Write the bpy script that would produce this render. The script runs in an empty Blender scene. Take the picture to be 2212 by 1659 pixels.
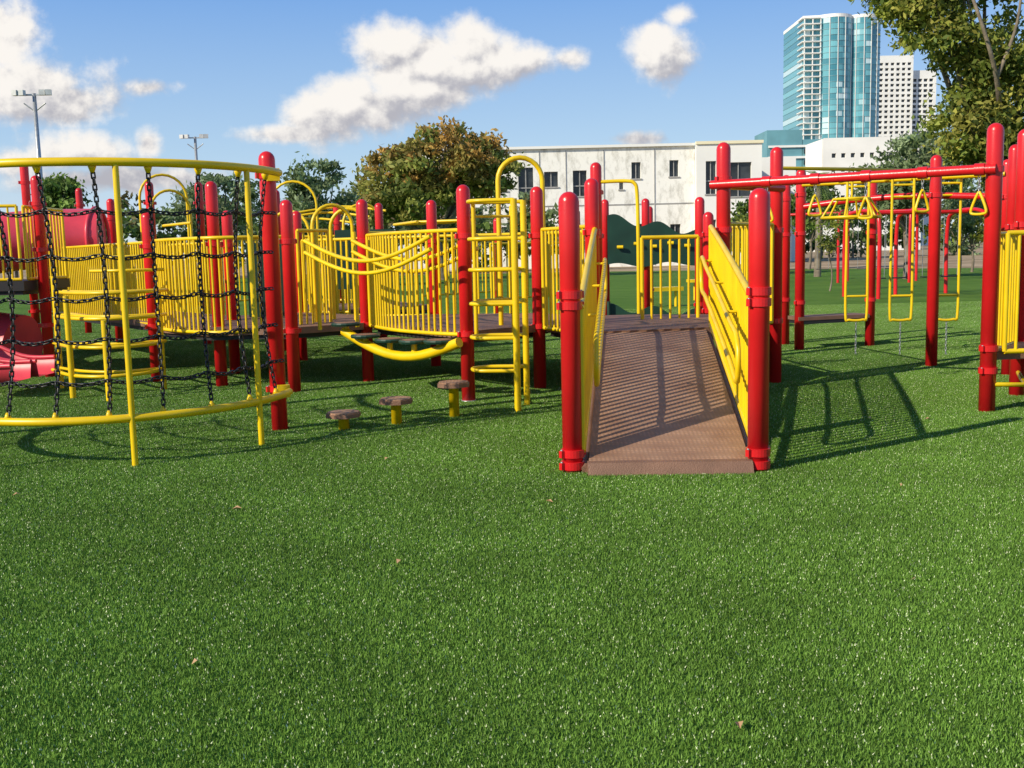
import bpy, math, random
import numpy as np
from mathutils import Matrix, Vector
random.seed(7); rng=np.random.default_rng(7)
scene=bpy.context.scene
# ------------------------------------------------------------------ materials
def newmat(name):
    m=bpy.data.materials.new(name); m.use_nodes=True
    return m,m.node_tree,m.node_tree.nodes["Principled BSDF"]
def paint(name,col,rough=0.35,var=0.15,scale=3.0,bump=0.0,bscale=60,metal=0.0,coat=0.0,spec=0.5):
    m,nt,b=newmat(name); L=nt.links
    tc=nt.nodes.new("ShaderNodeTexCoord")
    n=nt.nodes.new("ShaderNodeTexNoise"); n.inputs["Scale"].default_value=scale; n.inputs["Detail"].default_value=4
    L.new(tc.outputs["Object"],n.inputs["Vector"])
    mr=nt.nodes.new("ShaderNodeMapRange"); mr.inputs[1].default_value=0.3; mr.inputs[2].default_value=0.7
    mr.inputs[3].default_value=1-var; mr.inputs[4].default_value=1+var
    L.new(n.outputs["Fac"],mr.inputs[0])
    mx=nt.nodes.new("ShaderNodeVectorMath"); mx.operation='SCALE'; mx.inputs[0].default_value=col
    L.new(mr.outputs[0],mx.inputs["Scale"]); L.new(mx.outputs[0],b.inputs["Base Color"])
    b.inputs["Roughness"].default_value=rough; b.inputs["Metallic"].default_value=metal
    b.inputs["Coat Weight"].default_value=coat; b.inputs["Specular IOR Level"].default_value=spec
    if bump>0:
        n2=nt.nodes.new("ShaderNodeTexNoise"); n2.inputs["Scale"].default_value=bscale; n2.inputs["Detail"].default_value=3
        L.new(tc.outputs["Object"],n2.inputs["Vector"])
        bp=nt.nodes.new("ShaderNodeBump"); bp.inputs["Strength"].default_value=bump; bp.inputs["Distance"].default_value=0.02
        L.new(n2.outputs["Fac"],bp.inputs["Height"]); L.new(bp.outputs[0],b.inputs["Normal"])
    return m
RED=paint("red_powder_coat",(0.66,0.014,0.018),0.28,0.14,2.5,0.05,90)
YEL=paint("yellow_powder_coat",(0.84,0.56,0.004),0.36,0.12,3.0)
BRN=paint("brown_vinyl_deck",(0.23,0.12,0.075),0.6,0.2,5.0,0.35,120)
BLK=paint("black_coated_chain",(0.012,0.012,0.014),0.4,0.2)
STEEL=paint("galvanised_steel",(0.45,0.46,0.47),0.4,0.15,4,metal=0.6)
GRN=paint("dark_green_plastic",(0.010,0.045,0.028),0.5,0.2,3)
PINK=paint("faded_red_plastic",(0.72,0.06,0.09),0.35,0.15,2)
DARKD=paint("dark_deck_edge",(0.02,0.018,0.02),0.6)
BARK=paint("bark",(0.20,0.16,0.12),0.9,0.4,4,0.6,20)
GLASSD=paint("dark_window",(0.035,0.04,0.045),0.2,0.6,0.8)
WHITEP=paint("white_concrete",(0.84,0.83,0.79),0.8,0.08,0.15)
CREAM=paint("cream_wall",(0.82,0.75,0.52),0.8,0.08,0.3)
TEAL=paint("teal_cladding",(0.14,0.33,0.38),0.5,0.2,0.1)
LAMPG=paint("lamp_housing",(0.6,0.6,0.6),0.4,0.1)
GREYW=paint("grey_trim",(0.35,0.34,0.33),0.8,0.2)
def stucco():
    m,nt,b=newmat("stained_stucco"); L=nt.links
    tc=nt.nodes.new("ShaderNodeTexCoord")
    mp=nt.nodes.new("ShaderNodeMapping"); mp.inputs["Scale"].default_value=(0.5,0.5,0.25)
    L.new(tc.outputs["Object"],mp.inputs[0])
    n=nt.nodes.new("ShaderNodeTexNoise"); n.inputs["Scale"].default_value=3.2; n.inputs["Detail"].default_value=8; n.inputs["Roughness"].default_value=0.7
    L.new(mp.outputs[0],n.inputs["Vector"])
    cr=nt.nodes.new("ShaderNodeValToRGB"); e=cr.color_ramp.elements
    e[0].position=0.34; e[0].color=(0.60,0.58,0.52,1); e[1].position=0.52; e[1].color=(0.90,0.88,0.82,1)
    L.new(n.outputs["Fac"],cr.inputs[0]); L.new(cr.outputs[0],b.inputs["Base Color"])
    b.inputs["Roughness"].default_value=0.9
    return m
STUC=stucco()
def tread():
    m,nt,b=newmat("brown_ribbed_tread"); L=nt.links
    tc=nt.nodes.new("ShaderNodeTexCoord")
    v=nt.nodes.new("ShaderNodeTexVoronoi"); v.inputs["Scale"].default_value=34; v.inputs["Randomness"].default_value=0.12
    L.new(tc.outputs["Object"],v.inputs["Vector"])
    n=nt.nodes.new("ShaderNodeTexNoise"); n.inputs["Scale"].default_value=2.5; n.inputs["Detail"].default_value=8
    L.new(tc.outputs["Object"],n.inputs["Vector"])
    cr=nt.nodes.new("ShaderNodeValToRGB"); e=cr.color_ramp.elements
    e[0].position=0.35; e[0].color=(0.34,0.18,0.105,1); e[1].position=0.7; e[1].color=(0.50,0.30,0.19,1)
    L.new(n.outputs["Fac"],cr.inputs[0])
    mx=nt.nodes.new("ShaderNodeMix"); mx.data_type='RGBA'; mx.blend_type='MULTIPLY'; mx.inputs[0].default_value=0.5
    vr=nt.nodes.new("ShaderNodeMapRange"); vr.inputs[1].default_value=0.1; vr.inputs[2].default_value=0.5; vr.inputs[3].default_value=1.2; vr.inputs[4].default_value=0.45
    L.new(v.outputs["Distance"],vr.inputs[0])
    L.new(cr.outputs[0],mx.inputs[6]); L.new(vr.outputs[0],mx.inputs[7]); L.new(mx.outputs[2],b.inputs["Base Color"])
    bp=nt.nodes.new("ShaderNodeBump"); bp.inputs["Strength"].default_value=0.6; bp.inputs["Distance"].default_value=0.004; bp.invert=True
    L.new(v.outputs["Distance"],bp.inputs["Height"]); L.new(bp.outputs[0],b.inputs["Normal"])
    b.inputs["Roughness"].default_value=0.6
    return m
TREAD=tread()
def glass_tower():
    m,nt,b=newmat("teal_curtain_glass"); L=nt.links
    tc=nt.nodes.new("ShaderNodeTexCoord")
    mp=nt.nodes.new("ShaderNodeVectorMath"); mp.operation='MULTIPLY'; mp.inputs[1].default_value=(0.3,0.01,0.3226)
    L.new(tc.outputs["Object"],mp.inputs[0])
    fl=nt.nodes.new("ShaderNodeVectorMath"); fl.operation='FLOOR'; L.new(mp.outputs[0],fl.inputs[0])
    wn=nt.nodes.new("ShaderNodeTexWhiteNoise"); L.new(fl.outputs[0],wn.inputs[0])
    cr=nt.nodes.new("ShaderNodeValToRGB"); e=cr.color_ramp.elements
    e[0].position=0.0; e[0].color=(0.05,0.22,0.28,1); e[1].position=0.85; e[1].color=(0.18,0.48,0.54,1)
    x=cr.color_ramp.elements.new(0.95); x.color=(0.55,0.72,0.75,1)
    L.new(wn.outputs["Value"],cr.inputs[0]); L.new(cr.outputs[0],b.inputs["Base Color"])
    b.inputs["Roughness"].default_value=0.2; b.inputs["Specular IOR Level"].default_value=0.8
    return m
TGLASS=glass_tower()
def leafmat():
    m,nt,b=newmat("foliage"); L=nt.links
    a=nt.nodes.new("ShaderNodeAttribute"); a.attribute_name="col"
    L.new(a.outputs["Color"],b.inputs["Base Color"]); b.inputs["Roughness"].default_value=0.6; b.inputs["Specular IOR Level"].default_value=0.25
    t=nt.nodes.new("ShaderNodeBsdfTranslucent"); L.new(a.outputs["Color"],t.inputs[0])
    mx=nt.nodes.new("ShaderNodeMixShader"); mx.inputs[0].default_value=0.35
    L.new(b.outputs[0],mx.inputs[1]); L.new(t.outputs[0],mx.inputs[2])
    L.new(mx.outputs[0],nt.nodes["Material Output"].inputs[0])
    return m
LEAF=leafmat()
def turf_blade():
    m,nt,b=newmat("turf_blade"); L=nt.links
    a=nt.nodes.new("ShaderNodeAttribute"); a.attribute_name="col"
    g=nt.nodes.new("ShaderNodeNewGeometry")
    n=nt.nodes.new("ShaderNodeTexNoise"); n.inputs["Scale"].default_value=0.9; n.inputs["Detail"].default_value=7; n.inputs["Roughness"].default_value=.68
    L.new(g.outputs["Position"],n.inputs["Vector"])
    mr=nt.nodes.new("ShaderNodeMapRange"); mr.inputs[1].default_value=0.3; mr.inputs[2].default_value=0.7; mr.inputs[3].default_value=0.72; mr.inputs[4].default_value=1.28
    L.new(n.outputs["Fac"],mr.inputs[0])
    sc=nt.nodes.new("ShaderNodeVectorMath"); sc.operation='SCALE'
    L.new(a.outputs["Color"],sc.inputs[0]); L.new(mr.outputs[0],sc.inputs["Scale"])
    L.new(sc.outputs[0],b.inputs["Base Color"]); b.inputs["Roughness"].default_value=0.5
    b.inputs["Specular IOR Level"].default_value=0.15
    return m
BLADE=turf_blade()
def turf():
    m,nt,b=newmat("turf_sheet"); L=nt.links
    g=nt.nodes.new("ShaderNodeNewGeometry")
    n=nt.nodes.new("ShaderNodeTexNoise"); n.inputs["Scale"].default_value=0.5; n.inputs["Detail"].default_value=10; n.inputs["Roughness"].default_value=0.7
    L.new(g.outputs["Position"],n.inputs["Vector"])
    cr=nt.nodes.new("ShaderNodeValToRGB"); e=cr.color_ramp.elements
    e[0].position=0.35; e[0].color=(0.080,0.165,0.018,1); e[1].position=0.68; e[1].color=(0.14,0.245,0.036,1)
    L.new(n.outputs["Fac"],cr.inputs[0]); L.new(cr.outputs[0],b.inputs["Base Color"])
    n2=nt.nodes.new("ShaderNodeTexNoise"); n2.inputs["Scale"].default_value=60; n2.inputs["Detail"].default_value=3
    L.new(g.outputs["Position"],n2.inputs["Vector"])
    bp=nt.nodes.new("ShaderNodeBump"); bp.inputs["Strength"].default_value=0.8; bp.inputs["Distance"].default_value=0.03
    L.new(n2.outputs["Fac"],bp.inputs["Height"]); L.new(bp.outputs[0],b.inputs["Normal"])
    b.inputs["Roughness"].default_value=0.8; b.inputs["Specular IOR Level"].default_value=0.1
    return m
TURF=turf()
def dirt():
    m,nt,b=newmat("sandy_ground"); L=nt.links
    g=nt.nodes.new("ShaderNodeNewGeometry")
    n=nt.nodes.new("ShaderNodeTexNoise"); n.inputs["Scale"].default_value=0.25; n.inputs["Detail"].default_value=10; n.inputs["Roughness"].default_value=0.7
    L.new(g.outputs["Position"],n.inputs["Vector"])
    cr=nt.nodes.new("ShaderNodeValToRGB"); e=cr.color_ramp.elements
    e[0].position=0.4; e[0].color=(0.22,0.16,0.09,1); e[1].position=0.6; e[1].color=(0.52,0.38,0.25,1)
    L.new(n.outputs["Fac"],cr.inputs[0]); L.new(cr.outputs[0],b.inputs["Base Color"]); b.inputs["Roughness"].default_value=0.95; b.inputs["Specular IOR Level"].default_value=0.05
    return m
DIRT=dirt()
# ------------------------------------------------------------------ mesh builder
class MB:
    def __init__(s): s.v=[]; s.f=[]; s.m=[]; s.sm=[]; s.mats=[]
    def mi(s,mat):
        if mat not in s.mats: s.mats.append(mat)
        return s.mats.index(mat)
    def add(s,vs,fs,mat,smooth=False):
        o=len(s.v); s.v+= [tuple(v) for v in vs]; k=s.mi(mat)
        for f in fs: s.f.append([o+i for i in f]); s.m.append(k); s.sm.append(smooth)
    def tube(s,path,r,mat,seg=8,closed=False,r2=None):
        P=[Vector(p) for p in path]; n=len(P)
        if n<2: return
        T=[]
        for i in range(n):
            if closed: t=P[(i+1)%n]-P[i-1]
            else: t=P[min(i+1,n-1)]-P[max(i-1,0)]
            T.append(t.normalized())
        a=T[0].orthogonal().normalized(); vs=[]
        for i in range(n):
            a=(a-T[i]*a.dot(T[i])).normalized(); b=T[i].cross(a)
            rr=r if r2 is None else r+(r2-r)*i/(n-1)
            for j in range(seg):
                th=2*math.pi*j/seg; vs.append(P[i]+(a*math.cos(th)+b*math.sin(th))*rr)
        fs=[]
        for i in range(n if closed else n-1):
            k=(i+1)%n
            for j in range(seg):
                l=(j+1)%seg; fs.append((i*seg+j,i*seg+l,k*seg+l,k*seg+j))
        s.add(vs,fs,mat,True)
        if not closed:
            s.add(vs[:seg],[tuple(reversed(range(seg)))],mat); s.add(vs[-seg:],[tuple(range(seg))],mat)
    def lathe(s,x,y,prof,mat,seg=20,smooth=True):
        vs=[];fs=[]
        for (r,z) in prof:
            for j in range(seg):
                th=2*math.pi*j/seg; vs.append((x+r*math.cos(th),y+r*math.sin(th),z))
        for i in range(len(prof)-1):
            for j in range(seg):
                l=(j+1)%seg; fs.append((i*seg+j,i*seg+l,(i+1)*seg+l,(i+1)*seg+j))
        fs.append(tuple(reversed(range(seg)))); k=(len(prof)-1)*seg; fs.append(tuple(range(k,k+seg)))
        s.add(vs,fs,mat,smooth)
    def prism(s,poly,z0,z1,mat):
        n=len(poly); vs=[(x,y,z0) for x,y in poly]+[(x,y,z1) for x,y in poly]
        fs=[tuple(reversed(range(n))),tuple(range(n,2*n))]+[(i,(i+1)%n,n+(i+1)%n,n+i) for i in range(n)]
        s.add(vs,fs,mat)
    def box(s,c,d,mat,rz=0):
        cx,cy,cz=c; dx,dy,dz=[q/2 for q in d]; co,si=math.cos(rz),math.sin(rz)
        poly=[(cx+co*a-si*b,cy+si*a+co*b) for a,b in ((-dx,-dy),(dx,-dy),(dx,dy),(-dx,dy))]
        s.prism(poly,cz-dz,cz+dz,mat)
    def build(s,name,parent=None):
        me=bpy.data.meshes.new(name); me.from_pydata(s.v,[],s.f)
        for m in s.mats: me.materials.append(m)
        me.polygons.foreach_set("material_index",s.m); me.polygons.foreach_set("use_smooth",s.sm); me.update()
        ob=bpy.data.objects.new(name,me); scene.collection.objects.link(ob)
        if parent: ob.parent=parent
        return ob
def empty(name):
    e=bpy.data.objects.new(name,None); scene.collection.objects.link(e); return e
PR=0.067
def post(mb,x,y,h,mat=RED,collars=(),r=PR):
    pr=[(r,0.0),(r,h-r)]+[(r*math.cos(t),h-r+r*math.sin(t)) for t in [math.radians(q) for q in (20,40,60,78)]]
    mb.lathe(x,y,pr,mat,24)
    for z in collars:
        mb.lathe(x,y,[(r+.001,z-.027),(r+.011,z-.025),(r+.011,z+.025),(r+.001,z+.027)],mat,24,False)
        for a in (0.6,0.6+math.pi):
            mb.box((x+math.cos(a)*(r+.02),y+math.sin(a)*(r+.02),z),(0.03,0.03,0.045),mat,a)
            mb.lathe(x+math.cos(a)*(r+.024),y+math.sin(a)*(r+.024),[(.008,z+.0225),(.008,z+.030)],STEEL,8)
def cr(pts,n=8,closed=False):
    P=[Vector(p) for p in pts]; N=len(P); out=[]
    rngi=range(N if closed else N-1)
    for i in rngi:
        if closed: p0,p1,p2,p3=P[i-1],P[i],P[(i+1)%N],P[(i+2)%N]
        else: p0,p1,p2,p3=P[max(i-1,0)],P[i],P[i+1],P[min(i+2,N-1)]
        for k in range(n):
            t=k/n; out.append(0.5*((2*p1)+(-p0+p2)*t+(2*p0-5*p1+4*p2-p3)*t*t+(-p0+3*p1-3*p2+p3)*t**3))
    if not closed: out.append(P[-1])
    return out
def resample(pts,sp):
    P=[Vector(p) for p in pts]; d=[0]
    for i in range(1,len(P)): d.append(d[-1]+(P[i]-P[i-1]).length)
    n=max(1,round(d[-1]/sp)); out=[]; j=0
    for k in range(n+1):
        t=d[-1]*k/n
        while j<len(P)-2 and d[j+1]<t: j+=1
        u=(t-d[j])/max(1e-9,d[j+1]-d[j]); out.append(P[j].lerp(P[j+1],min(1,u)))
    return out
def fence(mb,pts,z0,z1,sp=0.1,rb=0.013,rt=0.02,mat=None):
    mat=mat or YEL
    R=resample([(x,y,0) for x,y in pts],sp); n=len(R)-1
    lo=[Vector((q.x,q.y,z0)) for q in R]; hi=[Vector((q.x,q.y,z1)) for q in R]
    mb.tube(lo,rt,mat); mb.tube(hi,rt,mat)
    for i in range(n+1):
        mb.tube([lo[i],hi[i]],rb if 0<i<n else rt,mat,7)
def arch(mb,a,b,z0,zt,r=0.022,mat=None):
    a=Vector(a);b=Vector(b);w=(b-a).length;rad=w/2;c=(a+b)/2;pts=[(a.x,a.y,z0)]
    for k in range(0,13):
        t=math.pi*(1-k/12); q=c+(b-a).normalized()*math.cos(t)*rad
        pts.append((q.x,q.y,zt-rad+math.sin(t)*rad))
    pts.append((b.x,b.y,z0)); mb.tube(pts,r,mat or YEL,10)
def chain(mb,path,pitch=0.04,mat=BLK,w=0.014,r=0.0062):
    pts=resample(path,pitch)
    for i in range(len(pts)-1):
        a,b=pts[i],pts[i+1]; d=(b-a); L=d.length; t=d.normalized(); o=t.orthogonal().normalized(); q=t.cross(o)
        s=o if i%2 else q; c=(a+b)/2; h=L*0.68
        ring=[c+t*h*x+s*w*y for x,y in ((-1,0),(-.7,.9),(.7,.9),(1,0),(.7,-.9),(-.7,-.9))]
        mb.tube(ring,r,mat,4,True)
# ------------------------------------------------------------------ ground
def plane(name,x0,x1,y0,y1,z,mat):
    mb=MB(); mb.add([(x0,y0,z),(x1,y0,z),(x1,y1,z),(x0,y1,z)],[(0,1,2,3)],mat); return mb.build(name)
plane("ground",-4000,4000,-500,6000,0,DIRT)
mb=MB(); mb.add([(-90,-30,.004),(60,-30,.004),(48,50,.004),(30,56,.004),(19,68,.004),(6,74,.004),(-20,80,.004),(-90,80,.004)],[tuple(range(8))],TURF); mb.build("turf_lawn")
T=0.5; NB=7000
xy=(rng.random((NB,2))-0.5)*T*1.0
ang=rng.random(NB)*2*math.pi; ln=0.007+rng.random(NB)*0.012; lean=rng.random(NB)*0.7; la=rng.random(NB)*2*math.pi; wd=0.0012+rng.random(NB)*0.0011
pale=rng.random(NB)<0.028; ln[pale]*=.6
vs=np.zeros((NB,3,3)); dx=np.cos(ang)*wd; dy=np.sin(ang)*wd
zb=np.where(pale,.007,0)
for k,(t,wf) in enumerate(((0,1.3),(0,-1.3),(1,0))):
    bend=lean*ln*t*t
    vs[:,k,0]=xy[:,0]+dx*wf+np.cos(la)*bend; vs[:,k,1]=xy[:,1]+dy*wf+np.sin(la)*bend; vs[:,k,2]=zb+ln*t*(1-0.25*lean*t)
faces=[(i*3,i*3+1,i*3+2) for i in range(NB)]
me=bpy.data.meshes.new("grass_tile"); me.from_pydata(vs.reshape(-1,3).tolist(),[],faces); me.materials.append(BLADE)
colr=np.zeros((NB,4)); colr[:,3]=1
tn=rng.random(NB)
colr[:,0]=0.100+0.110*tn; colr[:,1]=0.215+0.155*tn; colr[:,2]=0.026+0.040*tn
dark=rng.random(NB)<0.2; colr[dark,:3]*=0.4
colr[pale,:3]=(0.66,0.72,0.45)  # pale speckle blades: sun glints and white infill painted into the blade colour
at=me.attributes.new("col",'FLOAT_COLOR','CORNER'); at.data.foreach_set("color",np.repeat(colr,3,axis=0).ravel())
tile=bpy.data.objects.new("grass_tile",me); scene.collection.objects.link(tile)
pv=[];pf=[]
y=1.5
while y<26:
    hw=0.60*y+1.5; x=-math.ceil(hw/T)*T
    while x<hw:
        q=[(x,y),(x+T,y),(x+T,y+T),(x,y+T)]; k=random.randrange(4); q=q[k:]+q[:k]; o=len(pv)
        pv+=[(a,b,0.006) for a,b in q]; pf.append((o,o+1,o+2,o+3)); x+=T
    y+=T
pm=bpy.data.meshes.new("grass_blades"); pm.from_pydata(pv,[],pf)
par=bpy.data.objects.new("grass_blades",pm); scene.collection.objects.link(par)
par.instance_type='FACES'; par.show_instancer_for_render=False; par.show_instancer_for_viewport=False
tile.parent=par
mb=MB(); TAN=paint("dry_leaf",(0.50,0.30,0.15),0.8)
for (x,y) in [(-0.55,4.85),(-1.15,3.65),(0.66,3.05),(2.3,6.2),(-3.1,6.5),(1.7,4.4),(-0.9,7.4),(3.1,5.6),(-1.9,3.2),(2.4,3.6),(0.2,6.0),(3.4,8.6),(-2.6,5.1),(2.95,8.7),(-1.6,6.0)]:
    a=random.random()*6; s=0.016+random.random()*0.014; c,d=math.cos(a)*s,math.sin(a)*s
    mb.add([(x-c,y-d,.022),(x+d*.5,y-c*.5,.034),(x+c,y+d,.024),(x-d*.5,y+c*.5,.038)],[(0,1,2,3)],TAN)
mb.build("fallen_leaves")
# ------------------------------------------------------------------ play structure
ps=empty("playground_structure")
mb=MB()
DZ=0.69
posts=[(-2.35,11.42,2.06),(-0.43,10.39,2.11),(-1.66,12.24,2.09),(-0.98,13.76,2.14),(0.30,11.26,2.13),
 (0.78,10.05,2.12),(2.07,10.35,2.45),(1.04,12.7,2.48),(2.81,11.28,2.48),(4.05,15.7,2.48),(4.03,14.83,2.50),(5.14,15.2,2.48),
 (2.49,13.4,1.90),(2.66,14.95,2.16),(-5.88,13.5,2.54),(-7.8,17.5,3.1),
 (-3.32,12.1,2.32),(-4.26,12.7,2.02),(-3.5,13.4,2.05),(-2.93,14.9,2.09),(-5.77,17.4,2.72),(-5.2,18.2,2.75),(-6.85,18.6,2.53),(-8.65,21.8,2.94),
 (2.73,20.8,2.28),(1.19,18.8,2.18),(-.26,23.3,2.2),(-3.55,16.5,2.49),(-2.1,17.5,2.3),(-3.1,19.5,2.4),(-4.2,20.5,2.5)]
for x,y,h in posts: post(mb,x,y,h,collars=(DZ-.02,1.62) if h<2.4 else (DZ-.02,1.62,h-.35))
mb.lathe(-.43,10.39,[(.074,0),(.074,.02)],STEEL,20)
mb.build("posts",ps)
mb=MB()
def deck(poly,z=DZ,t=0.075,mat=BRN):
    mb.prism(poly,z-t,z,mat)
    cx=sum(p[0] for p in poly)/len(poly); cy=sum(p[1] for p in poly)/len(poly)
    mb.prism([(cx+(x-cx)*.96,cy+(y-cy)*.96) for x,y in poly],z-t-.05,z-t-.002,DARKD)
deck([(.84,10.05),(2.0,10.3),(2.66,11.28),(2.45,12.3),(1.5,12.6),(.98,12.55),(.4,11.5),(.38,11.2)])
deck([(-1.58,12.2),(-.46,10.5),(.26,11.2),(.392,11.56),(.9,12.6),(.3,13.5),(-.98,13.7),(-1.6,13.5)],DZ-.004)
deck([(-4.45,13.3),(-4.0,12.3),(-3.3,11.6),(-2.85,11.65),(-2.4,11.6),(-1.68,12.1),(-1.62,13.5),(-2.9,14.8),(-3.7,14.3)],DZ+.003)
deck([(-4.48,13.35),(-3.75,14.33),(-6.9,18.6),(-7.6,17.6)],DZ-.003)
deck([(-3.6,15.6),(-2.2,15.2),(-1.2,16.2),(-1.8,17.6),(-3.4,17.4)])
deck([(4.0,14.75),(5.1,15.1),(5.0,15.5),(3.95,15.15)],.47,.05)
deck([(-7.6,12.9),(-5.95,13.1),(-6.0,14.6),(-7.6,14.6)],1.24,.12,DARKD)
mb.build("decks",ps)
mb=MB()
B0,B1=DZ-.03,1.68
fence(mb,[tuple(q[:2]) for q in cr([(-4.45,13.3,0),(-4.0,12.3,0),(-3.3,11.6,0),(-2.85,11.65,0),(-2.5,11.95,0)],6)],B0,B1,.085)
fence(mb,[(-4.5,13.4),(-5.4,14.65)],B0,B1,.1); fence(mb,[(-5.45,14.7),(-7.6,17.6)],B0,B1,.1)
fence(mb,[(-3.7,14.35),(-5.2,16.4)],B0,B1,.1); fence(mb,[(-5.25,16.45),(-6.9,18.6)],B0,B1,.1)
fence(mb,[(-2.38,12.1),(-2.1,12.45)],B0,1.75,.09)
fence(mb,[tuple(q[:2]) for q in cr([(-1.6,12.15,0),(-1.25,11.35,0),(-.8,10.75,0),(-.48,10.47,0)],5)],B0,B1,.095)
fence(mb,[(-2.85,14.8),(-2.0,14.3),(-1.05,13.8)],B0,B1,.1)
fence(mb,[(-.9,13.72),(.2,13.45)],B0,B1,.1); fence(mb,[(.3,13.4),(1.0,12.72)],B0,B1,.1)
fence(mb,[(.35,11.15),(.74,10.15)],B0,B1,.09)
fence(mb,[(1.45,11.7),(2.08,11.8)],B0-.02,1.58,.1,.014,.022)
fence(mb,[(2.15,10.45),(2.75,11.2)],B0,B1,.1)
fence(mb,[(2.75,11.4),(2.52,13.3)],B0,B1,.1)
fence(mb,[(-3.5,16.45),(-3.4,17.3),(-2.2,17.5)],B0,B1+.1,.1); fence(mb,[(-2.1,15.25),(-1.25,16.2)],B0,B1+.1,.1)
fence(mb,[(-3.55,15.6),(-2.3,15.22)],B0,B1,.1)
fence(mb,[(-7.6,12.95),(-6.75,13.0),(-5.98,13.12)],1.26,2.15,.1)
fence(mb,[(-5.98,13.3),(-6.0,14.5)],1.26,2.15,.1)
fence(mb,[(-5.7,18.0),(-4.3,20.3)],.7,1.8,.11); fence(mb,[(-4.2,19.0),(-2.2,18.2)],.7,1.8,.11)
fence(mb,[(-.3,17.6),(1.1,18.7)],.7,1.6,.11); fence(mb,[(-1.6,19.6),(-.3,21.2)],.7,1.7,.12)
arch(mb,(-.10,11.35),(.37,11.45),B0,2.44,.026)
arch(mb,(-2.28,12.5),(-1.85,12.75),B0,2.05); arch(mb,(-2.15,13.0),(-1.7,13.0),B0,2.02)
arch(mb,(-5.6,16.9),(-5.1,17.3),B0,2.55); arch(mb,(-6.0,17.6),(-5.35,18.0),B0,2.85)
arch(mb,(-4.1,18.6),(-3.3,18.6),B0,2.75); arch(mb,(-3.4,15.3),(-2.8,15.1),B0,2.1)
arch(mb,(-2.7,17.6),(-2.1,17.9),B0,2.3)
for a in range(3):
    mb.tube(cr([(-4.4+a*.3,19.4,2.05+.1*a),(-3.6+a*.3,19.6,2.15+.1*a),(-2.8+a*.3,19.4,2.05+.1*a)],6),.022,YEL)
mb.tube(cr([(1.09,12.68,2.25),(1.38,12.62,2.25),(1.48,12.6,2.22),(1.51,12.6,2.1),(1.52,12.6,1.6),(1.52,12.6,.7)],6),.022,YEL,10)
mb.tube([(-5.0,15.6,1.95),(-4.3,14.6,1.95)],.02,YEL)
for q in range(4):
    mb.tube([(-.55-.1*q,14.6+.3*q,1.9),(-1.3-.1*q,14.9+.3*q,1.9)],.02,YEL)
mb.tube([(-.5,14.5,1.9),(-.95,15.7,1.9)],.022,YEL); mb.tube([(-1.25,14.8,1.9),(-1.7,16,1.9)],.022,YEL)
mb.build("guard_rails",ps)
mb=MB(); mb.box((-3.15,13.9,1.15),(.5,.04,1.0),GRN,.2); mb.box((-2.2,16.4,1.4),(.9,.04,.9),GRN,.1); mb.box((-1.9,14.6,1.0),(.5,.04,.5),YEL,.2)
mb.build("play_panels",ps)
# ------------------------------------------------------------------ ramp
mb=MB()
def rp(t,s,z=0):
    xl=.49+(.86-.49)*t; xr=1.53+(1.90-1.53)*t; yy=6.84+t*3.28 + (-.05)*s*(1-t)+.25*s*t
    zz=.085+.60*(t*1.12-.12*t*t)
    return Vector((xl+(xr-xl)*s,yy,zz+z))
N=18; vs=[];fs=[]
for i in range(N+1):
    t=i/N; vs+= [rp(t,0),rp(t,1),rp(t,1,-.05),rp(t,0,-.05)]
for i in range(N):
    o=i*4; fs+= [(o,o+1,o+5,o+4),(o+1,o+2,o+6,o+5),(o+2,o+3,o+7,o+6),(o+3,o,o+4,o+7)]
fs+= [(3,2,1,0),(N*4,N*4+1,N*4+2,N*4+3)]
mb.add(vs,fs,TREAD,False)
a,b=rp(0,0),rp(0,1)
mb.add([(a.x-.01,a.y-.10,0),(b.x+.01,b.y-.10,0),(b.x+.01,b.y-.003,0),(a.x-.01,a.y-.003,0),(a.x-.01,a.y-.055,.083),(b.x+.01,b.y-.055,.083),(b.x+.01,b.y-.003,.088),(a.x-.01,a.y-.003,.088)],
  [(0,1,5,4),(4,5,6,7),(3,2,1,0),(0,4,7,3),(1,2,6,5),(2,3,7,6)],BRN)
for s in (0,1):
    q=[rp(i/12,s,-.055) for i in range(13)]
    mb.tube([v+Vector(((-.02 if s==0 else .02),0,0)) for v in q],.03,BRN,6)
post(mb,.39,6.91,1.83,collars=(.05,.13,1.10,1.17)); post(mb,1.59,6.81,1.82,collars=(.05,.13,1.10,1.17))
for s,off in ((0,-.045),(1,.045)):
    P=[rp(t,s) for t in np.linspace(.02,.97,37)]
    lo=[p+Vector((off,0,.05)) for p in P]; hi=[p+Vector((off,0,.98)) for p in P]
    mb.tube(lo,.026,YEL); mb.tube(hi,.026,YEL)
    for i in range(len(P)): mb.tube([lo[i],hi[i]],.017 if 0<i<len(P)-1 else .024,YEL,7)
    inn=.05 if s==0 else -.05
    c1=[rp(t,s)+Vector((inn,0,.70)) for t in np.linspace(.08,.95,8)]; c2=[rp(t,s)+Vector((inn,0,.42)) for t in np.linspace(.95,.08,8)]
    mb.tube(cr(c1+c2,4,True),.019,YEL,8,True)
    for t in (.3,.6,.9): mb.tube([rp(t,s)+Vector((inn,0,.70)),rp(t,s)+Vector((off,0,.70))],.012,YEL,6)
mb.build("wheelchair_ramp")
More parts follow.
